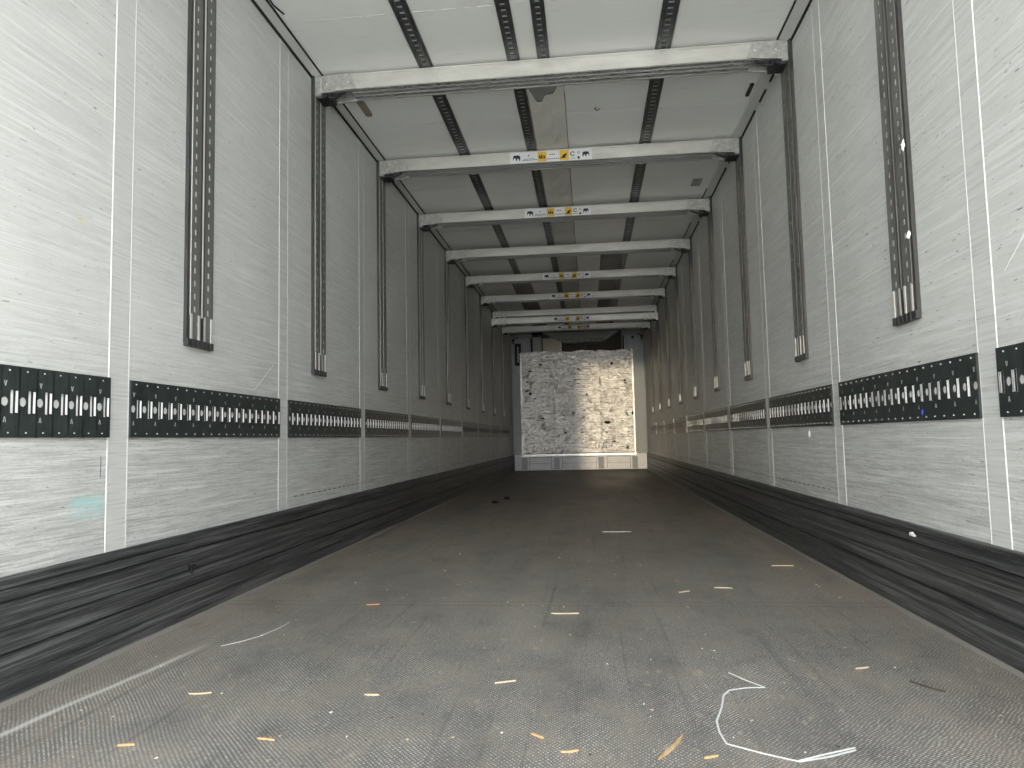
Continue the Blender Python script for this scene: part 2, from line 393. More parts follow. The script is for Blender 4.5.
def kick(side, name):
    S = lambda x: x if side < 0 else W-x
    mb = MB().use(M_KICK)
    # ribbed profile: flange, grooves, ribs, foot
    prof = [(0.0, 0.300), (0.010, 0.300), (0.013, 0.296), (0.013, 0.274), (0.007, 0.272), (0.007, 0.269), (0.014, 0.267),
            (0.014, 0.246), (0.006, 0.243), (0.006, 0.237), (0.016, 0.234), (0.016, 0.178), (0.011, 0.176), (0.011, 0.172), (0.016, 0.170),
            (0.017, 0.122), (0.009, 0.119), (0.009, 0.113), (0.018, 0.110), (0.020, 0.062), (0.015, 0.059), (0.015, 0.055), (0.021, 0.053),
            (0.024, 0.012), (0.024, 0.0), (0.0, 0.0)]
    mb.prism([(S(p[0]), p[1]) for p in prof], Y0, YB, 1)
    mb.use(M_GROOVE)
    for z0, z1, xx in ((0.2385, 0.2415, 0.0085), (0.1145, 0.1175, 0.0105)):
        a, b_ = sorted((S(0.005), S(xx))); mb.box(a, b_, Y0, YB, z0, z1)
    return struct(mb.build(name))
kick(-1, 'baseboard_left'); kick(1, 'baseboard_right')

tn = [0]
def trim(mb, mat=None):
    tn[0] += 1; return struct(mb.build('trim_%d' % tn[0], mat))
for side in (-1, 1):
    S = lambda x: x if side < 0 else W-x
    # foot trim between floor and kick plate
    mb = MB(); mb.prism([(S(0.022), 0.0), (S(0.022), 0.012), (S(0.028), 0.011), (S(0.031), 0.005), (S(0.032), 0.0)], Y0, YB, 1); trim(mb, M_EDGE)
    # cove profile at the ceiling with two gaskets
    wid = 0.045 if side < 0 else 0.058
    mb = MB().use(M_COVE)
    mb.prism([(S(0), H), (S(wid), H), (S(wid), H-0.004), (S(wid-0.006), H-0.008), (S(0.010), H-0.020), (S(0), H-0.026)], Y0, YB, 1)
    mb.use(M_GASKET)
    if side < 0: segs = [(Y0, YB)]; segs2 = segs
    else:
        segs = [(Y0, 3.86), (4.75, 5.05), (5.7, 6.0), (6.6, 7.3), (8.0, YB)]
        segs2 = [(Y0, 3.92), (4.02, 4.16), (4.28, 5.1), (5.2, 6.4), (6.5, YB)]
    for a, b_ in segs:
        x0, x1 = sorted((S(wid-0.001), S(wid+0.006))); mb.box(x0, x1, a, b_, H-0.007, H)
    for a, b_ in segs2:
        x0, x1 = sorted((S(0.0), S(0.008))); mb.box(x0, x1, a, b_, H-0.036, H-0.024)
    trim(mb)
    # dashed rivet line above the kick plate
    mb = MB(); y = 3.3
    while y < YB-0.1:
        x0, x1 = sorted((S(0), S(0.003))); mb.box(x0, x1, y, y+0.035, 0.352+0.002*math.sin(y*3), 0.355); y += 0.075
    trim(mb, M_TRACK)

P = 1.1625; S0 = 2.012
seams = [S0+P*k for k in range(-1, 10)]
for side in (-1, 1):
    S = lambda x: x if side < 0 else W-x
    for k, y in enumerate(seams):
        y -= 0.006 if side < 0 else 0.020
        mb = MB().use(M_STRIP)
        x0, x1 = sorted((S(0), S(0.001))); mb.box(x0, x1, y-0.043, y+0.043, 0.30, H-0.03)
        mb.use(M_BEAD)
        for yy in (y-0.0455, y+0.0455):
            mb.prism([(S(0), yy-0.0035), (S(0.0018), yy-0.0018), (S(0.0018), yy+0.0018), (S(0), yy+0.0035)], 0.30, H-0.03, 2)
        trim(mb)

# ceiling cross joints: interrupted pale sealant line per bay
for k in range(-1, 9):
    y = 3.065+P*k*0.985
    mb = MB(); x = 0.08
    while x < W-0.12:
        L = random.uniform(0.02, 0.11); mb.box(x, x+L, y-0.0015, y+0.0015, H-0.0015, H); x += L+random.uniform(0.01, 0.05)
    trim(mb, M_BEAD)

# ------------------------------------------------------------------ cargo rail panels on the walls
NEAR = ['nearest', 'second nearest', 'third nearest', 'fourth nearest', 'fifth nearest', 'sixth nearest', 'double hung seventh', 'last and farthest']
ORD = ['first', 'second', 'third', 'fourth', 'fifth', 'sixth', 'seventh', 'eighth', 'ninth', 'tenth', 'eleventh', 'twelfth']
M_RAILF = metal_mat('glare_grey_panel', (0.20, 0.20, 0.195), (0.34, 0.34, 0.33), 0.4, 0.2, (1, 1, 1), 14, 0.05)  # far panels: grazing glare put into a paler plate colour
def make_rail_panel(side, far=False):
    """local frame: y along wall from 0 to L, x out of the wall, z up from rail bottom"""
    L = P-0.097; hz = 0.178; d = 0.010; sgn = -side  # outward +x on the left wall
    F = lambda u, v, w: (sgn*w, u, v)
    root = empty('cargo_rail_panel')
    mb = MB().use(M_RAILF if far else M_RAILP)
    n = 19; pitch = L/n; zc = 0.089
    # face plate with slots and round holes
    plate_w0, plate_w1 = 0.0075, d
    pos = []
    for i in range(n):
        u0 = i*pitch; us = u0+pitch*0.68; uc = u0+pitch*0.18
        # round hole cell
        a = 0.0125; r = 0.0118
        mb_box(mb, F, u0 if i else 0, uc-a, 0, hz, plate_w0, plate_w1) if uc-a > u0 else None
        mb_box(mb, F, uc-a, uc+a, 0, zc-a, plate_w0, plate_w1); mb_box(mb, F, uc-a, uc+a, zc+a, hz, plate_w0, plate_w1)
        m8 = 16
        sq = []; ci = []
        for q in range(m8):
            t = 2*math.pi*(q+0.5)/m8; c_, s_ = math.cos(t), math.sin(t); k_ = a/max(abs(c_), abs(s_))
            sq.append((uc+c_*k_, zc+s_*k_)); ci.append((uc+c_*r, zc+s_*r))
        for q in range(m8):
            j = (q+1) % m8
            mb.poly([F(sq[q][0], sq[q][1], plate_w1), F(sq[j][0], sq[j][1], plate_w1), F(ci[j][0], ci[j][1], plate_w1), F(ci[q][0], ci[q][1], plate_w1)])
            mb.poly([F(ci[q][0], ci[q][1], plate_w1), F(ci[j][0], ci[j][1], plate_w1), F(ci[j][0], ci[j][1], plate_w0), F(ci[q][0], ci[q][1], plate_w0)])
        for cx_, cz_ in ((-a, -a), (a, -a), (a, a), (-a, a)):   # corner gores
            t = math.atan2(cz_, cx_); qs = [q for q in range(m8) if abs(sq[q][0]-uc-cx_) < 1e-9 or abs(sq[q][1]-zc-cz_) < 1e-9]
            same = sorted([q for q in qs], key=lambda q: (sq[q][0]-uc-cx_)**2+(sq[q][1]-zc-cz_)**2)[:2]
            mb.poly([F(uc+cx_, zc+cz_, plate_w1), F(*sq[same[0]], plate_w1), F(*sq[same[1]], plate_w1)])
        # slot cell
        hs = 0.0115 if side < 0 else 0.0095; hv = 0.029
        mb_box(mb, F, uc+a, us-hs, 0, hz, plate_w0, plate_w1)
        mb_box(mb, F, us-hs, us+hs, 0, zc-hv, plate_w0, plate_w1); mb_box(mb, F, us-hs, us+hs, zc+hv, hz, plate_w0, plate_w1)
        mb_box(mb, F, us+hs, u0+pitch, 0, hz, plate_w0, plate_w1)
        pos.append((uc, us))
    # rim down to the wall
    mb_box(mb, F, 0, L, 0, 0.004, 0, plate_w0); mb_box(mb, F, 0, L, hz-0.004, hz, 0, plate_w0)
    mb_box(mb, F, 0, 0.003, 0, hz, 0, plate_w0); mb_box(mb, F, L-0.003, L, 0, hz, 0, plate_w0)
    # bright liner: back sheet behind the slots and bright cheeks
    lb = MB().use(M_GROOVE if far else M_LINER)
    mb_box(lb, F, 0.004, L-0.004, zc-0.034, zc+0.034, 0.0005, 0.002)
    for uc, us in pos:
        mb_box(lb, F, us+0.0095, us+0.0113, zc-0.0275, zc+0.0275, 0.002, 0.0106)
        mb_box(lb, F, uc-0.0095, uc+0.0095, zc-0.0115, zc+0.0115, 0.002, 0.0070)
    lb.use(M_GROOVE)
    for uc, us in pos:
        mb_box(lb, F, us+0.0060, us+0.0095, zc-0.028, zc+0.028, 0.002, 0.0048)
        mb_box(lb, F, us-0.004, us+0.0113, zc+0.0275, zc+0.031, 0.010, 0.0106)
        mb_box(lb, F, us-0.002, us+0.0113, zc-0.031, zc-0.0275, 0.010, 0.0106)
    lb.build('slot_liner', None, root)
    # arrow marks and rivets
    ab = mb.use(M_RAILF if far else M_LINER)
    for i, (uc, us) in enumerate(pos):
        if i % 2: continue
        w = d+0.0006
        for sg in (1, -1):
            z1 = zc+sg*0.051; z2 = zc+sg*0.038
            for e in (-1, 1):
                ab.poly([F(uc+e*0.0045, z1, w), F(uc+e*0.0022, z1, w), F(uc, z2, w), F(uc+e*0.0012, z2, w)])
    for i in range(n):
        uu_ = (i+0.35)*pitch
        for zz in (0.012, hz-0.012):
            mb_box(ab, F, uu_, uu_+0.0035, zz-0.0017, zz+0.0017, d, d+0.0015)
    mb.build('plate', None, root)
    return root
for side, sn in ((-1, 'left'), (1, 'right')):
    root = make_rail_panel(side)
    X = 0.0 if side < 0 else W
    for k in range(len(seams)-1):
        y = seams[k]+0.0495-(0.008 if side < 0 else 0.026)
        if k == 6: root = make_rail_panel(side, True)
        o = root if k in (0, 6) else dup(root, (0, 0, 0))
        o.location = (X, y, 0.636)
        if k == 0: lab = 'black slotted cargo rail panel on %s wall, nearest and largest, before the first white joint' % sn
        elif k == len(seams)-2: lab = 'slotted cargo rail panel on %s wall, farthest one beside the front bulkhead' % sn
        else: lab = '%s slotted cargo rail panel low on %s wall, between its %s and %s nearest joints' % ('black' if k < 6 else 'glare-greyed', sn, ORD[k-1], ORD[k])
        tag(o, lab, 'rail panel', 'slotted cargo rail panels along the walls')

# ------------------------------------------------------------------ vertical tracks
T0 = 2.440
def make_track(side):
    sgn = -side; F = lambda u, v, w: (sgn*w, v, u)   # u = height, v = along the wall, w = out of the wall
    root = empty('wall_track'); zb = 0.0; zt = H-0.962-0.03
    mb = MB().use(M_TRACK); d = 0.016
    pos = []
    z = 0.125
    while z < zt-0.03: pos.append(z); z += 0.0475
    for vc in (-0.045, 0.045):
        holes_plate(mb, 0.108, zt, vc-0.030, vc+0.030, 0.0105, 0.0060, pos, lambda u, v, w: F(u, v, w+d-0.006), 0.003)
        mb_box(mb, F, 0.012, 0.108, vc-0.017, vc+0.017, d-0.008, d-0.004)
    mb.build('channel_face', None, root)
    # dark side walls and base
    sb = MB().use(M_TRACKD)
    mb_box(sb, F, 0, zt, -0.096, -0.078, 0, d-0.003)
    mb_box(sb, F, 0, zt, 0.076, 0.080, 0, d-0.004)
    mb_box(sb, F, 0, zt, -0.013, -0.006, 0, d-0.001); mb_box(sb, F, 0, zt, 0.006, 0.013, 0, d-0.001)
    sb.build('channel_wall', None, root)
    eb = MB().use(M_BRIGHT if side < 0 else M_TRACK)  # right-wall edges coloured darker to hold back sun glints
    mb_box(eb, F, 0.10, zt, -0.0025, 0.0025, 0, d+0.001)
    mb_box(eb, F, 0.0, zt, 0.082, 0.086, 0, d-0.010)
    mb_box(eb, F, 0.10, zt, -0.0785, -0.0755, 0, d)
    eb.use(M_BRIGHT)
    for vc in (-0.068, -0.018, 0.018, 0.068):
        mb_box(eb, F, 0.014, 0.106, vc-0.0055, vc+0.0055, d-0.004, d)
    lb = MB().use(M_LINER)
    for vc in (-0.045, 0.045): mb_box(lb, F, 0.108, zt, vc-0.012, vc+0.012, 0.0, 0.0095)
    lb.build('slot_backing', None, root)
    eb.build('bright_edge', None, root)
    cb = MB().use(M_TRACKD); mb_box(cb, F, -0.012, 0.014, -0.094, 0.078, 0, d+0.002)
    for vc in (-0.06, -0.03, 0.0, 0.03, 0.06): mb_box(cb, F, -0.014, 0.010, vc-0.004, vc+0.004, d+0.001, d+0.005)
    c_ = cb.build('end_stop', None, root); c_['label'] = 'dark end stop at the bottom of the track'
    return root
tracks = {}
for side, sn in ((-1, 'left'), (1, 'right')):
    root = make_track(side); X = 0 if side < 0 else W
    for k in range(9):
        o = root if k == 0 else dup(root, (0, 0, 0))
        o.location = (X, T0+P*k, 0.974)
        if k == 0: lab = 'perforated grey steel track on %s wall, largest one, standing before the nearest roof beam' % sn
        else: lab = 'perforated grey steel track on %s wall under the %s roof beam' % (sn, NEAR[k-1])
        tag(o, lab, 'wall track', 'vertical beam tracks on the walls')
        tracks[(side, k)] = o

# ------------------------------------------------------------------ beams
def flat(mb, pts, y, cx, cz, s):
    mb.poly([(cx+p[0]*s, y, cz+p[1]*s) for p in pts])
ELEPH = [(-1.0, 0.15), (-0.95, 0.55), (-0.6, 0.85), (-0.2, 0.78), (0.1, 0.9), (0.6, 0.8), (0.95, 0.45), (1.0, -0.1), (0.95, -0.8),
         (0.65, -0.85), (0.6, -0.25), (0.15, -0.2), (0.1, -0.85), (-0.2, -0.85), (-0.25, -0.2), (-0.55, 0.0), (-0.72, -0.1), (-0.82, -0.55), (-1.05, -0.6), (-1.0, -0.2)]
def sticker(root, yf, x0, zc, h=0.062, full=True):
    L = 0.42; HS = 1.22; KS = 0.56/0.42
    sb = MB().use(M_STICK).box(x0, x0+L, yf-0.0012, yf, zc-h/2, zc+h/2)
    def sc_(mb_):
        mb_.v = [(x0+(v[0]-x0)*KS, v[1], zc+(v[2]-zc)*HS) for v in mb_.v]; return mb_
    s = sc_(sb).build('sticker', None, root)
    y = yf-0.0018
    for pts, ex, es in ((ELEPH, x0+0.035, 0.019), ([(-p[0], p[1]) for p in reversed(ELEPH)], x0+L-0.032, 0.017)):
        eb_ = MB().use(M_NAVY); flat(eb_, pts, y, ex, zc, es); sc_(eb_).build('emblem', None, s, fix=False)
    mb = MB().use(M_NAVY)
    def rect(a, b_, c_, d_): mb.poly([(a, y, c_), (b_, y, c_), (b_, y, d_), (a, y, d_)])
    for k in range(7): rect(x0+0.065+k*0.011, x0+0.065+k*0.011+0.007, zc-0.018, zc-0.013)       # illegible small print
    for k in range(6): rect(x0+0.072+k*0.010, x0+0.072+k*0.010+0.006, zc-0.010, zc-0.007)
    rect(x0+0.094, x0+0.100, zc+0.006, zc+0.014)
    for k in range(7): rect(x0+0.192+k*0.011, x0+0.192+k*0.011+0.007, zc-0.018, zc-0.013)
    for k in range(3): rect(x0+0.205+k*0.010, x0+0.205+k*0.010+0.006, zc+0.007, zc+0.013)
    # ring mark
    for q in range(10):
        t0, t1 = 2*math.pi*q/12+0.5, 2*math.pi*(q+1)/12+0.5; cx = x0+0.322
        mb.poly([(cx+0.013*math.cos(t0), y, zc+0.006+0.013*math.sin(t0)), (cx+0.013*math.cos(t1), y, zc+0.006+0.013*math.sin(t1)),
                 (cx+0.008*math.cos(t1), y, zc+0.006+0.008*math.sin(t1)), (cx+0.008*math.cos(t0), y, zc+0.006+0.008*math.sin(t0))])
    for k in range(4): rect(x0+0.309+k*0.007, x0+0.313+k*0.007, zc-0.021, zc-0.017)
    # small diamond icons
    mb.poly([(x0+0.352, y, zc-0.008), (x0+0.360, y, zc-0.018), (x0+0.352, y, zc-0.027), (x0+0.344, y, zc-0.018)])
    mb.use(M_RED)
    cx = x0+0.352
    for a_, b_ in (((-0.008, 0), (0, 0.010)), ((0, 0.010), (0.008, 0)), ((0.008, 0), (0, -0.010)), ((0, -0.010), (-0.008, 0))):
        zz = zc+0.012
        mb.poly([(cx+a_[0], y, zz+a_[1]), (cx+b_[0], y, zz+b_[1]), (cx+b_[0]*0.6, y, zz+b_[1]*0.6), (cx+a_[0]*0.6, y, zz+a_[1]*0.6)])
    sc_(mb).build('print', None, s, fix=False)
    y2 = y-0.0005
    for q, a_ in enumerate((0.143, 0.256)):
        yb_ = MB().use(M_YEL); yb_.poly([(x0+a_, y, zc-0.028), (x0+a_+0.046, y, zc-0.028), (x0+a_+0.046, y, zc+0.028), (x0+a_, y, zc+0.028)])
        yb_.use(M_NAVY)
        if q == 0:
            for px in ((0.150, 0.010), (0.160, 0.013), (0.172, 0.008)):
                yb_.poly([(x0+px[0], y2, zc-0.010), (x0+px[0]+0.009, y2, zc-0.012), (x0+px[0]+0.008, y2, zc+px[1]-0.004), (x0+px[0]+0.001, y2, zc+px[1])])
        else:
            yb_.poly([(x0+0.262, y2, zc-0.016), (x0+0.284, y2, zc-0.016), (x0+0.294, y2, zc+0.014), (x0+0.274, y2, zc+0.004)])
        sc_(yb_).build('pictogram', None, s, fix=False)

def make_beam(y, zt, xl, xr, seed, stick=None, roll=0.0):
    """beam body, perforated underside, two end fittings with latch; y = centre line"""
    rnd = random.Random(seed)
    root = empty('load_beam', (0, y, zt)); hh = 0.083; w = 0.07
    mb = MB().use(M_BEAM)
    # folded C section: front wall with small top lip, back wall, top
    mb.prism([(-w, -0.006), (-w+0.004, 0.0), (w-0.004, 0.0), (w, -0.006), (w, -hh), (w-0.010, -hh), (w-0.010, -0.010), (-w+0.010, -0.010), (-w+0.010, -hh), (-w, -hh)], xl, xr, 0)
    mb.prism([(-w-0.003, -0.002), (-w-0.003, -0.010), (-w, -0.012), (-w, 0.0)], xl+0.01, xr-0.01, 0)
    mb.build('beam_body', None, root)
    # underside: three perforated strips with ridges
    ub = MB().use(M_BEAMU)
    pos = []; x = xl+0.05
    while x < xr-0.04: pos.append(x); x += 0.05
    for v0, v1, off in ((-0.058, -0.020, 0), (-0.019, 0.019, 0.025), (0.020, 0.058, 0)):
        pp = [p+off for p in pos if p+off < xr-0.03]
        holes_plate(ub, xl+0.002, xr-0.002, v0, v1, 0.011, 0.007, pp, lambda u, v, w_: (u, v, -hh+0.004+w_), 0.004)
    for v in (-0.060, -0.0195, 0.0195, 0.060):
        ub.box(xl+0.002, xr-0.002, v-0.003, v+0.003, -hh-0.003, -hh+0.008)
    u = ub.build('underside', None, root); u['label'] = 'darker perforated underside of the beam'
    for sd, xe in ((-1, xl), (1, xr)):
        fb = MB().use(M_CAST); xw = 0.017 if sd < 0 else W-0.017
        xm = (xe+xw)/2
        # cast wedge overlapping the beam end, stepping down to the wall shoe
        pr = [(xe+(-sd)*0.005, 0.002), (xe+(-sd)*0.040, -hh*0.98), (xw, -hh-0.018), (xw, -0.004)]
        fb.prism([(p[0], p[1]) for p in pr], -w-0.005, -w+0.012, 1)
        fb.prism([(p[0], p[1]) for p in pr], w-0.012, w+0.003, 1)
        a, b_ = sorted((xw, xe)); fb.box(a, b_, -w+0.012, w-0.012, -0.030, -0.010)
        a, b_ = sorted((xw, xw-sd*0.03)); fb.box(a, b_, -w-0.010, w+0.005, -hh-0.03, -0.014)
        fb.cyl((xe-sd*(-0.01), -w-0.012, -0.045), 1, 0.011, 0.010, 10)
        fb.cyl((xw-sd*0.055, -w-0.013, -0.05), 1, 0.008, 0.010, 10)
        f = fb.build('end_fitting', None, root, bevel=0.002)
        kb = MB().use(M_BLACK)
        a, b_ = sorted((xw, xw-sd*0.075)); kb.box(a, b_, -w+0.015, w-0.03, -hh-0.036, -hh-0.006)
        kb.tube([(xw-sd*0.02, -w+0.02, -hh-0.03), (xw-sd*0.10, -w+0.03, -hh-0.028), (xw-sd*0.155, -w+0.02, -hh-0.008)], 0.008, 8, 0.005)
        kb.cyl((xw-sd*0.05, -w-0.004, -hh-0.028), 1, 0.013, 0.03, 10)
        kb.build('latch', None, f, bevel=0.002)
    if stick: sticker(root, -w-0.0035, stick, -0.047)
    return root
beams = [  # k, dy, z top, left x, right x, sticker x
    (1, 0, 2.574, 0.20, 2.30, None), (2, 0, 2.570, 0.19, 2.31, 0.935), (3, 0, 2.556, 0.19, 2.30, 0.93), (4, 0, 2.548, 0.20, 2.29, None),
    (5, 0, 2.544, 0.20, 2.29, 0.93), (6, 0, 2.540, 0.20, 2.29, 0.95), (7, 0, 2.534, 0.20, 2.29, None), (7, -0.165, 2.398, 0.22, 2.27, 0.93), (8, 0, 2.478, 0.20, 2.29, 0.93)]
BL = ['aluminium roof beam nearest one, without a sticker',
      'second aluminium roof beam, its sticker the largest in view',
      'third aluminium roof beam, with white and yellow sticker',
      'fourth aluminium roof beam, plain face without a sticker',
      'fifth aluminium roof beam, with a small sticker at centre',
      'sixth aluminium roof beam, small sticker, torn ducts around it',
      'seventh aluminium roof beam, plain, directly above a lower hanging beam',
      'aluminium beam hung low just under the seventh roof beam',
      'last aluminium roof beam, in front of the cooling unit']
for i, (k, dy, zt, xl, xr, stk) in enumerate(beams):
    b_ = make_beam(T0+P*k+dy, zt, xl, xr, i, stk)
    tag(b_, BL[i], 'beam', 'roof load beams across the trailer')

# ------------------------------------------------------------------ ceiling rails
def ceiling_rail(xc, w, y0, y1, label):
    root = empty('ceiling_rail', (xc, y0, H))
    mb = MB().use(M_CRAIL); L = y1-y0; pos = []; y = 0.03
    while y < L-0.03: pos.append(y); y += 0.046
    holes_plate(mb, 0, L, -w*0.30, w*0.30, 0.010, w*0.17, pos, lambda u, v, t: (v, u, -0.010+t), 0.004)
    for sg in (-1, 1):
        a, b_ = sorted((sg*w*0.30, sg*w*0.5)); mb.box(a, b_, 0, L, -0.006, 0)
        a, b_ = sorted((sg*w*0.30, sg*w*0.38)); mb.box(a, b_, 0, L, -0.014, 0)
    mb.build('rail', None, root)
    eb = MB().use(M_TRACK)
    for sg in (-1, 1):
        a, b_ = sorted((sg*w*0.47, sg*w*0.5)); eb.box(a, b_, 0, L, -0.008, -0.002)
        a, b_ = sorted((sg*w*0.17, sg*w*0.20)); eb.box(a, b_, 0, L, -0.012, -0.010)
    eb.build('lip', None, root)
    return tag(root, label, 'ceiling rail', 'lengthwise perforated ceiling rails')
ceiling_rail(0.62, 0.076, Y0, 8.80, 'dark perforated ceiling rail on the left half of the roof')
ceiling_rail(1.085, 0.066, Y0, 12.9, 'dark perforated ceiling rail running beside the left edge of the cream duct')
ceiling_rail(1.242, 0.064, Y0, 3.58, 'short dark ceiling rail ending where the torn cream duct begins')
ceiling_rail(1.852, 0.078, Y0, 12.9, 'dark perforated ceiling rail on the right half of the roof')

# ------------------------------------------------------------------ fabric ducts under the roof
def duct(x0, x1, y0, y1, front, mat, z_low, label, seed):
    """flattened fabric tube: upper sheet on the roof and a lower sheet with a torn front edge"""
    rnd = random.Random(seed); root = empty('air_duct', ((x0+x1)/2, y0, H)); ox, oy = (x0+x1)/2, y0
    nx = 24; ny = int((y1-y0)/0.06)
    ph = [rnd.uniform(0, 6) for _ in range(6)]
    for which in (0, 1):
        mb = MB().use(mat if which else M_FAB2); grid = []  # upper sheet darker: shade inside the torn mouth put into its colour
        for j in range(ny+1):
            row = []
            for i in range(nx+1):
                s = i/nx; x = x0+(x1-x0)*s
                ys = (y0-0.16) if which == 0 else front(s)
                y = ys+(y1-ys)*(j/ny)**1.3
                if which == 0: z = H-0.0025
                else:
                    arch = math.sin(math.pi*s)**0.6
                    near = math.exp(-(y-ys)/0.25)
                    z = H-0.004-arch*(z_low+0.022*near*math.sin(math.pi*s)) - 0.0025*arch*math.sin(7*y+ph[0]+3*s)-0.0015*arch*math.sin(23*y+ph[1]+9*s)
                row.append(len(mb.v)); mb.v.append((x-ox, y-oy, z-H))
            grid.append(row)
        for j in range(ny):
            for i in range(nx):
                mb.f.append((grid[j][i], grid[j][i+1], grid[j+1][i+1], grid[j+1][i])); mb.m.append(0)
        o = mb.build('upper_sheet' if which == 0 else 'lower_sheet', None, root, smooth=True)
        sm = o.modifiers.new('thick', 'SOLIDIFY'); sm.thickness = 0.0018; sm.offset = 0
    hb = MB().use(M_TRACK)
    for xx in (x0-0.001, x1-0.004): hb.box(xx-ox, xx-ox+0.005, 0.15, y1-oy, -0.006, 0)
    hb.build('welt', None, root)
    return tag(root, label, 'air duct', 'fabric air ducts under the roof')
def piece(pts):
    def f(s):
        for (a, ya), (b_, yb) in zip(pts, pts[1:]):
            if s <= b_:
                t = (s-a)/(b_-a); t = t*t*(3-2*t); return ya+(yb-ya)*t
        return pts[-1][1]
    return f
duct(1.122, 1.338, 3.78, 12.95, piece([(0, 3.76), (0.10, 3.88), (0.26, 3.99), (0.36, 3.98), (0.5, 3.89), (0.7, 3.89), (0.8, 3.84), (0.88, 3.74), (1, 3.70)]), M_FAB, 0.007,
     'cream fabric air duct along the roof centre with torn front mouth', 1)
duct(1.60, 1.808, 7.42, 12.9, piece([(0, 7.45), (0.4, 7.44), (0.55, 7.62), (0.72, 7.60), (0.8, 7.46), (1, 7.45)]), M_FAB2, 0.012, 'grey fabric air duct on the right of the roof, starting behind the fourth beam', 2)
duct(0.49, 0.735, 9.0, 12.9, piece([(0, 8.95), (0.12, 9.30), (0.2, 9.12), (0.34, 9.34), (0.48, 9.14), (0.6, 9.36), (0.75, 9.05), (1, 9.28)]), M_FAB2, 0.018, 'ragged grey fabric air duct on the left of the roof, torn behind the sixth beam', 3)

# ------------------------------------------------------------------ front end: posts, plinth, bulkhead sheet, cooling unit
YP = 13.17
for side, sn in ((-1, 'left'), (1, 'right')):
    root = empty('corner_post', (0 if side < 0 else W, YP, 0)); sgn = -side
    prof = [(0.0, 0.13), (0.0, 0.0), (sgn*0.36, 0.0), (sgn*0.36, 0.13)]
    mb = MB().use(M_POST)
    mb.prism([(0, 0.0), (sgn*0.022, -0.012), (sgn*0.30, -0.012), (sgn*0.31, 0.004), (sgn*0.325, 0.004), (sgn*0.33, -0.008), (sgn*0.37, -0.008), (sgn*0.37, 0.12), (0, 0.12)], 0.302, H-0.09, 2)
    mb.build('post_face', None, root)
    eb = MB().use(M_GASKET)
    a, b_ = sorted((sgn*0.372, sgn*0.392)); eb.box(a, b_, -0.012, 0.12, 2.0, H-0.11)
    eb.build('edge_seal', None, root)
    hb = MB().use(M_BLACK)
    x_ = sgn*0.045
    hb.cyl((x_, -0.035, 2.45), 1, 0.026, 0.02, 12); hb.tube([(x_, -0.03, 2.47), (x_+sgn*0.05, -0.03, 2.49), (x_+sgn*0.10, -0.025, 2.485)], 0.008)
    hb.box(x_-0.012, x_+0.012, -0.03, 0, 2.38, 2.46)
    if side > 0: hb.box(-0.235, -0.19, -0.03, 0, 2.41, 2.46)
    hb.build('pulley', None, root)
    tag(root, 'pale blue-grey corner post at the %s end of the front bulkhead' % sn, 'post', 'corner posts beside the bulkhead')
root = empty('document_frame', (0.13, YP-0.018, 2.18))
mb = MB().use(M_BLACK)
for q in ((-0.060, -0.034, -0.21, 0.21), (0.034, 0.060, -0.21, 0.21), (-0.04, 0.04, -0.21, -0.195), (-0.04, 0.04, 0.195, 0.21)): mb.box(q[0], q[1], -0.012, 0.004, q[2], q[3])
mb.build('frame', None, root)
MB().use(M_GASKET).box(-0.04, 0.04, -0.004, 0.004, -0.195, 0.195).build('backing', None, root)
MB().use(M_POST).box(-0.012, 0.012, -0.006, -0.004, -0.15, 0.15).build('insert', None, root)
tag(root, 'narrow black framed holder fixed to the left corner post', 'holder')

root = empty('bulkhead_plinth', (W/2, YP, 0))
mb = MB().use(M_PLINTH).box(-W/2+0.025, W/2-0.025, -0.03, 0.12, 0.012, 0.30)
mb.build('board', None, root, bevel=0.004)
lb = MB().use(M_TRACKD)
for a, b_ in ((0.30, 0.71), (0.91, 1.53), (1.73, 2.15)):
    lb.box(a-W/2, b_-W/2, -0.032, -0.03, 0.246, 0.252)
    for c_ in (a, b_): lb.box(c_-W/2, c_-W/2+0.006, -0.032, -0.03, 0.03, 0.25)
    lb.box(a-W/2, b_-W/2, -0.0315, -0.03, 0.135, 0.139)
lb.build('panel_line', None, root)
for xx in (0.215, 0.81, 1.62, 2.235):
    b2 = MB().use(M_POST)
    b2.prism([(-0.05, 0), (-0.05, -0.045), (-0.032, -0.045), (-0.032, -0.012), (0.032, -0.012), (0.032, -0.045), (0.05, -0.045), (0.05, 0)], 0.03, 0.245, 2)
    o = b2.build('bracket', None, root); o.location = (xx-W/2, -0.03, 0)
MB().use(M_GROOVE).box(-W/2+0.025, W/2-0.025, -0.03, 0.12, 0.0, 0.012).build('shadow_gap_strip', None, root)  # black strip stands in for the shadow under the plinth
tag(root, 'low white plinth with four brackets under the battered metal sheet', 'plinth')

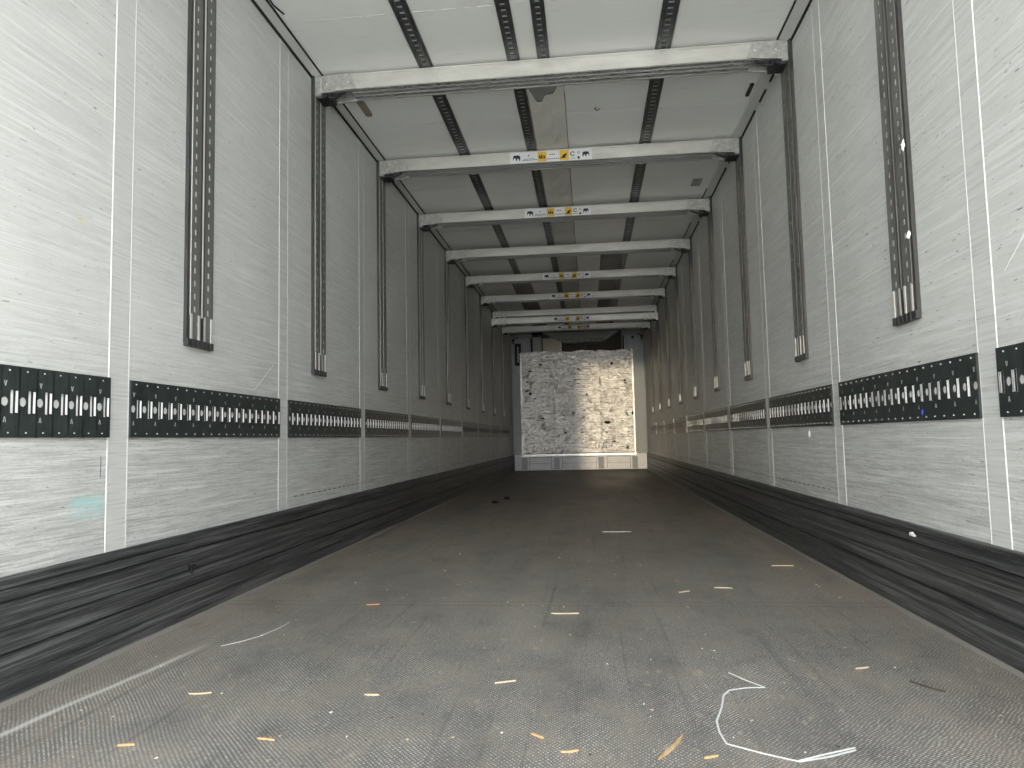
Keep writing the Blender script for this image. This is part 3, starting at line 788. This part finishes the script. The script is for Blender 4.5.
# battered sheet
root = empty('bulkhead_sheet', (1.215, YP-0.10, 0.27)); rnd = random.Random(5)
mb = MB().use(M_BULK); nx, nz = 96, 96; w2 = 1.045; hh = 1.935
grid = []
dents = [(rnd.uniform(-1, 1), rnd.uniform(0.05, 1.9), rnd.uniform(0.02, 0.06), rnd.uniform(-0.010, 0.010)) for _ in range(170)]
for j in range(nz+1):
    row = []
    for i in range(nx+1):
        x = -w2+2*w2*i/nx; z = 0.05+(hh-0.05)*j/nz
        y = 0.006*math.sin(2.3*x+1)*math.sin(1.7*z)+0.003*math.sin(9*x+3*z)
        for cx_ in (-0.41, 0.41): y -= 0.005*math.exp(-((x-cx_)/0.035)**2)
        for dx, dz, dr, dd in dents:
            q = ((x-dx)/dr)**2+((z-dz)/dr)**2
            if q < 6: y += dd*math.exp(-q)
        if j == nz: z += 0.012*math.sin(7*x)+0.008*math.sin(17*x)+rnd.uniform(-0.004, 0.004)
        if i in (0, nx): x += rnd.uniform(-0.005, 0.005)
        row.append(len(mb.v)); mb.v.append((x, y, z))
    grid.append(row)
for j in range(nz):
    for i in range(nx):
        mb.f.append((grid[j][i], grid[j][i+1], grid[j+1][i+1], grid[j+1][i])); mb.m.append(0)
sheet_mb = mb
mb = MB().use(M_CAST).box(-w2-0.005, w2+0.005, -0.018, 0.02, 0.0, 0.045)
mb.build('bottom_rail', None, root, bevel=0.003)
MB().use(M_GROOVE).box(-w2+0.04, w2-0.04, -0.012, 0.01, 0.045, 0.055).build('bottom_gap', None, root)
rb = sheet_mb.use(M_BRIGHT)
for cx_ in (-1.02, -0.46, -0.36, 0.36, 0.46, 1.02):
    z = 0.10
    while z < (1.9 if abs(cx_) > 0.9 else 1.35):
        rb.cyl((cx_+rnd.uniform(-0.012, 0.012), -0.016, z), 1, rnd.uniform(0.007, 0.014), 0.012, 8); z += 0.075+rnd.uniform(-0.01, 0.01)
hb = sheet_mb.use(M_GROOVE)
for hx, hz_, hw, hh_ in ((0.54, 0.60, 0.065, 0.030), (0.65, 1.68, 0.03, 0.028), (-0.86, 1.16, 0.035, 0.03), (-0.66, 1.70, 0.03, 0.02), (0.18, 1.12, 0.022, 0.025), (-0.64, 0.70, 0.035, 0.015), (1.0, 0.76, 0.02, 0.04), (-0.86, 1.58, 0.03, 0.02), (0.66, 0.25, 0.03, 0.015), (0.88, 1.36, 0.03, 0.02)):
    k = 9; hb.poly([(hx+hw*math.cos(2*math.pi*q/k)*rnd.uniform(0.8, 1.15), -0.020, hz_+hh_*math.sin(2*math.pi*q/k)*rnd.uniform(0.8, 1.15)) for q in range(k)])
sheet_mb.build('sheet', None, root, fix=False)
for sg in (-1, 1):
    MB().use(M_CAST).box(sg*w2*0.985-0.012, sg*w2*0.985+0.012, -0.006, 0.08, 0.05, hh-0.02).build('side_flange', None, root)
tag(root, 'large battered aluminium sheet covering the front bulkhead', 'metal sheet')

# cooling unit above the sheet
root = empty('cooling_unit', (W/2, YB, 2.0)); X = -W/2
rb = MB().use(M_RECESS).box(0.392+X, 2.07+X, -0.03, 0, 0.1, 0.56); rb.build('recess_back', None, root)
mb = MB().use(M_EVAP)
# sloping hopper-shaped cover
top = 0.555; bot = 0.355
A = [(0.60, top), (2.02, top), (1.80, 0.40), (1.72, bot), (1.02, bot), (0.94, 0.40)]
k = len(mb.v)
for dy in (-0.30, -0.06):
    mb.v += [(p[0]+X, dy-0.03*(p[1] < 0.5), p[1]) for p in A]
mb.f.append(tuple(range(k, k+6))); mb.m.append(0); mb.f.append(tuple(reversed(range(k+6, k+12)))); mb.m.append(0)
for i in range(6):
    j = (i+1) % 6; mb.f.append((k+i, k+6+i, k+6+j, k+j)); mb.m.append(0)
mb.build('cover', None, root, bevel=0.004)
lb = MB().use(M_GASKET).box(0.98+X, 1.76+X, -0.332, -0.325, 0.405, 0.410)
lb.build('cover_seam', None, root)
for q in range(7): MB().use(M_GASKET).cyl((1.05+q*0.11+X, -0.340, 0.382), 1, 0.010, 0.012, 8).build('bolt', None, root)
MB().use(M_EVAP).box(0.41+X, 0.575+X, -0.16, -0.03, 0.1, 0.50).build('pale_duct', None, root, bevel=0.006)
b3 = MB().use(M_EVBOX).box(0.60+X, 0.945+X, -0.14, -0.03, 0.1, 0.47); b3.build('cream_box', None, root, bevel=0.004)
MB().use(M_BRIGHT).box(0.93+X, 0.95+X, -0.150, -0.14, 0.1, 0.44).build('bright_edge', None, root)
b4 = MB().use(M_BLACK).box(1.36+X, 1.46+X, -0.12, -0.03, 0.22, 0.36); b4.build('motor_bracket', None, root)
MB().use(M_GASKET).box(0.40+X, 2.06+X, -0.20, -0.03, 0.556, 0.585).build('outlet_slot', None, root)
tag(root, 'grey cooling unit with sloping cover above the battered sheet', 'cooling unit')

# ------------------------------------------------------------------ small things on roof and walls
mb = MB().use(M_TAN); mb.prism([(0.13, 3.66), (0.175, 3.66), (0.175, 4.02), (0.165, 4.045), (0.140, 4.045), (0.13, 4.03)], H-0.008, H-0.003, 2)
mb.v = [(v[0], v[1], v[2]) for v in mb.v]
tag(mb.build('metal_tab'), 'tan metal tab on the ceiling just behind the nearest beam, left side', 'tab')
mb = MB().use(M_GASKET); mb.tube([(0.062, 2.76, H-0.004), (0.068, 2.85, H-0.012), (0.066, 2.91, H-0.012), (0.080, 2.985, H-0.006)], 0.004)
tag(mb.build('wire_hook'), 'thin black wire hook on the ceiling near the left edge, before the nearest beam', 'hook')
mb = MB().use(M_GASKET)
mb.tube([(1.525+0.014*math.cos(t/8*4.6), 4.157+0.02*math.sin(t/8*4.6), H-0.004) for t in range(9)], 0.003)
tag(mb.build('small_ring'), 'tiny dark broken ring on the ceiling right of the cream duct', 'ring')
root = empty('ceiling_plate', (2.315, 5.53, H))
MB().use(M_COVE).box(-0.035, 0.035, -0.075, 0.075, -0.004, 0).build('plate', None, root)
mb = MB().use(M_TRACKD)
for q in ((-0.035, -0.029, -0.075, 0.075), (0.029, 0.035, -0.075, 0.075), (-0.029, 0.029, -0.075, -0.066), (-0.029, 0.029, 0.066, 0.075)): mb.box(q[0], q[1], q[2], q[3], -0.006, -0.004)
for q in range(5): mb.box(-0.02, 0.02, -0.05+q*0.023, -0.042+q*0.023, -0.0055, -0.004)
mb.build('rim', None, root)
tag(root, 'small rectangular plate on the ceiling at right, between second and third beams', 'plate')
mb = MB().use(M_BLACK); mb.box(2.385, 2.405, 3.98, 4.12, H-0.014, H-0.002)
tag(mb.build('clip', bevel=0.002), 'small dark clip on the ceiling edge behind the nearest beam, right side', 'clip')
def crumple(name, x, y, z, sy, sz, label, cat, mat=M_WHITE, seed=0, t=0.006):
    rnd = random.Random(seed); mb = MB().use(mat); k = 9
    a = [(y+sy*math.cos(2*math.pi*q/k)*rnd.uniform(0.6, 1.2), z+sz*math.sin(2*math.pi*q/k)*rnd.uniform(0.6, 1.2)) for q in range(k)]
    for q in range(k):
        p, r = a[q], a[(q+1) % k]
        xm = x-t*rnd.uniform(0.5, 1.4)
        mb.poly([(x, p[0], p[1]), (x, r[0], r[1]), (xm, (p[0]+r[0]+y)/3, (p[1]+r[1]+z)/3)])
        mb.poly([(x-t, y, z), (x, p[0], p[1]), (xm, (p[0]+r[0]+y)/3, (p[1]+r[1]+z)/3)]); mb.poly([(x-t, y, z), (xm, (p[0]+r[0]+y)/3, (p[1]+r[1]+z)/3), (x, r[0], r[1])])
    mb.poly([(x, p[0], p[1]) for p in a])
    return tag(mb.build(name), label, cat)
crumple('foil_scrap', W-0.019, 2.352, 1.530, 0.013, 0.020, 'white scrap stuck on the edge of the nearest right wall track, upper one', 'scrap', seed=1)
crumple('foil_scrap', W-0.019, 2.352, 1.235, 0.012, 0.013, 'white scrap stuck on the edge of the nearest right wall track, lower one', 'scrap', seed=2)
crumple('torn_label', W-0.017, 2.475, 0.268, 0.028, 0.010, 'torn white label stuck on the right kick plate', 'label', seed=3, t=0.003)
crumple('blue_tag', W-0.015, 2.350, 0.664, 0.006, 0.010, 'tiny blue blob on the near right cargo rail panel', 'tag', M_BLUE, 4, 0.003)
crumple('tape_scrap', W-0.004, 3.55, 0.600, 0.022, 0.020, 'white tape scrap on right wall just below the slotted rail', 'scrap', seed=6, t=0.003)
mb = MB().use(M_BLACK)
mb.tube([(0.017, 2.36, 0.185), (0.017, 2.41, 0.182)], 0.006); mb.tube([(0.017, 2.385, 0.205), (0.018, 2.39, 0.160)], 0.005)
tag(mb.build('black_bolt'), 'small black cross-shaped mark of tape on the left kick plate', 'tape')
# scratches raised on the walls (pale gouged lines)
def scratch(pts, side, label):
    S = (lambda x: x) if side < 0 else (lambda x: W-x)
    mb = MB().use(M_BEAD); mb.tube([(S(0.0008), p[0], p[1]) for p in pts], 0.0014, 6, 0.0007)
    return tag(mb.build('scratch'), label, 'scratch')
scratch([(3.07, 0.965), (3.0, 0.92), (2.93, 0.87), (2.87, 0.835)], -1, 'pale diagonal scratch on left wall above the slotted rail')
scratch([(1.80, 1.075), (1.85, 1.035), (1.89, 1.005)], 1, 'short white diagonal scratch on right wall above the nearest rail panel')
scratch([(1.72, 1.526), (1.842, 1.532), (1.954, 1.535), (2.01, 1.531)], 1, 'long thin scratch high on right wall beside the nearest white joint')

# ------------------------------------------------------------------ floor debris
def curve_strip(pts, w, t, mat, name):
    mb = MB().use(mat); pts = [Vector((*p, 0)) if len(p) == 2 else Vector(p) for p in pts]; n = len(pts); L = []
    for i, p in enumerate(pts):
        d = (pts[min(i+1, n-1)]-pts[max(i-1, 0)]); d.z = 0; d.normalize(); s_ = Vector((-d.y, d.x, 0))
        ww = w*(1.0 if 0 < i < n-1 else 0.25)*0.5 if name != 'plastic_strap' else w*0.5
        L.append((p+s_*ww, p-s_*ww))
    for z0, z1 in ((0.0006, t),):
        for (a, b_), (c_, d_) in zip(L, L[1:]):
            k = len(mb.v)
            for q in (a, b_, d_, c_): mb.v.append((q.x, q.y, q.z+z0))
            for q in (a, b_, d_, c_): mb.v.append((q.x, q.y, q.z+z1))
            for f in ((0, 1, 2, 3), (7, 6, 5, 4), (0, 4, 5, 1), (1, 5, 6, 2), (2, 6, 7, 3), (3, 7, 4, 0)):
                mb.f.append(tuple(k+i for i in f)); mb.m.append(0)
    return mb.build(name)
M_STRAP = newmat('strap_plastic', (0.60, 0.61, 0.62), 0.4)[0]
st = curve_strip([(1.757, 1.901), (1.79, 1.842), (1.821, 1.798), (1.775, 1.792), (1.735, 1.775), (1.715, 1.74), (1.697, 1.665), (1.672, 1.585), (1.668, 1.53), (1.672, 1.475), (1.73, 1.437), (1.790, 1.405), (1.85, 1.428), (1.909, 1.460)], 0.0042, 0.0018, M_STRAP, 'plastic_strap')
tag(st, 'bent white plastic strap lying on the near floor at right', 'strap')
st = curve_strip([(1.790, 1.407), (1.84, 1.434), (1.912, 1.470)], 0.0022, 0.003, M_STRAP, 'plastic_strap')
tag(st, 'short white strap end doubled over the long bent strap', 'strap')
deb = [  # kind, x, y, length, width, angle, label
    ('wood_splinter', 1.562, 1.452, 0.125, 0.011, 62, 'largest tan wood splinter at the bottom edge of the floor'),
    ('wood_splinter', 1.632, 1.412, 0.030, 0.007, 25, 'small tan wood chip between the big splinter and the white strap'),
    ('wood_splinter', 1.298, 1.488, 0.034, 0.008, -35, 'tan wood chip on near floor centre, left of the big splinter'),
    ('wood_splinter', 1.366, 1.422, 0.036, 0.006, 15, 'pale wood chip near the bottom centre of the floor'),
    ('wood_splinter', 0.742, 1.440, 0.040, 0.008, -8, 'tan wood chip at lower left centre of the floor'),
    ('wood_splinter', 0.465, 1.396, 0.034, 0.010, 12, 'tan wood chip nearest the lower left corner of the floor'),
    ('straw', 1.320, 2.499, 0.095, 0.010, 2, 'pale straw in the middle of the floor'),
    ('straw', 1.195, 1.805, 0.055, 0.006, 22, 'short straw between the pale middle straw and the bottom chips'),
    ('straw', 0.884, 1.700, 0.035, 0.007, 0, 'short straw on the floor left of centre'),
    ('straw', 0.455, 1.690, 0.055, 0.004, 10, 'thin pale straw beside the left floor scrape'),
    ('straw', 0.60, 2.62, 0.050, 0.008, 5, 'short orange straw on the left floor beyond the scrape'),
    ('straw', 2.200, 1.820, 0.085, 0.0035, -55, 'dark thin twig on the right floor near the kick plate'),
    ('straw', 1.578, 4.612, 0.18, 0.018, 0, 'white strip lying across the floor halfway down the trailer'),
    ('straw', 1.93, 2.92, 0.070, 0.006, -6, 'short pale straw on the right floor beyond the strap'),
    ('straw', 2.10, 1.95, 0.040, 0.006, 20, 'short straw on the right floor left of the dark twig'),
    ('straw', 1.77, 2.85, 0.05, 0.007, 30, 'small pale straw right of floor centre'),
    ('straw', 2.28, 3.4, 0.10, 0.008, 4, 'pale straw close to the right kick plate'),
]
MDARK = newmat('dark_twig', (0.06, 0.05, 0.035), 0.8)[0]
MORG = newmat('orange_straw', (0.36, 0.18, 0.08), 0.7)[0]
for kd, x, y, L, w_, ang, lab in deb:
    a = math.radians(ang); c_, s_ = math.cos(a), math.sin(a); rnd = random.Random(int(x*1000+y*77))
    bend = rnd.uniform(-0.08, 0.08)*L
    pts = [(x+c_*L*t-s_*bend*(1-4*t*t), y+s_*L*t+c_*bend*(1-4*t*t)) for t in (-0.5, -0.25, 0, 0.25, 0.5)]
    w_ *= 0.62; L *= 0.62
    mat = M_WOOD if kd == 'wood_splinter' else M_STRAW
    if lab.startswith('dark'): mat = MDARK
    if 'orange' in lab: mat = MORG
    if lab.startswith('white'): mat = M_STRAP
    tag(curve_strip(pts, w_, 0.004, mat, kd), lab, 'debris')
st = curve_strip([(0.295, 2.08), (0.335, 2.13), (0.365, 2.19), (0.385, 2.28), (0.39, 2.36)], 0.003, 0.002, M_STRAP, 'pale_thread')
tag(st, 'curved pale thread on left floor near the kick plate', 'thread')
for (x, y, lab) in ((0.508, 6.743, 'nearer dark lump on the far left floor'), (0.573, 7.173, 'farther dark lump on the far left floor')):
    rnd = random.Random(int(y*100)); mb = MB().use(M_GROOVE); n = 10
    lo = [(x+0.035*math.cos(2*math.pi*q/n)*rnd.uniform(0.7, 1.2), y+0.05*math.sin(2*math.pi*q/n)*rnd.uniform(0.7, 1.2)) for q in range(n)]
    k = len(mb.v); mb.v += [(p[0], p[1], 0.0005) for p in lo]+[((p[0]-x)*0.6+x, (p[1]-y)*0.6+y, 0.022) for p in lo]
    mb.f.append(tuple(k+n+i for i in range(n))); mb.m.append(0)
    for i in range(n): mb.f.append((k+i, k+(i+1) % n, k+n+(i+1) % n, k+n+i)); mb.m.append(0)
    tag(mb.build('dirt_clod'), lab, 'dirt')
rnd = random.Random(11); mb = MB()
mb.use(M_STRAW)
for i in range(420):
    y = 1.2+rnd.random()**1.6*9; x = rnd.uniform(0.06, W-0.06); L = rnd.uniform(0.0012, 0.0042)*(1+0.10*y); w_ = rnd.uniform(0.0006, 0.0016)*(1+0.05*y); a = rnd.uniform(0, 3.14)
    mb.use(rnd.choice([M_STRAW, M_STRAW, M_WHITE, M_WOOD, MDARK])); c_, s_ = math.cos(a), math.sin(a)
    q = [(-L, -w_*0.5), (L*0.8, -w_), (L, w_*0.4), (-L*0.7, w_)]
    k = len(mb.v)
    for z in (0.0005, 0.002): mb.v += [(x+c_*p[0]-s_*p[1], y+s_*p[0]+c_*p[1], z) for p in q]
    for f in ((3, 2, 1, 0), (4, 5, 6, 7), (0, 1, 5, 4), (1, 2, 6, 5), (2, 3, 7, 6), (3, 0, 4, 7)): mb.f.append(tuple(k+j for j in f)); mb.m.append(mb.mi)
tag(mb.build('wood_dust'), 'scattered wood dust and crumbs all over the floor', 'crumbs', kind='stuff')
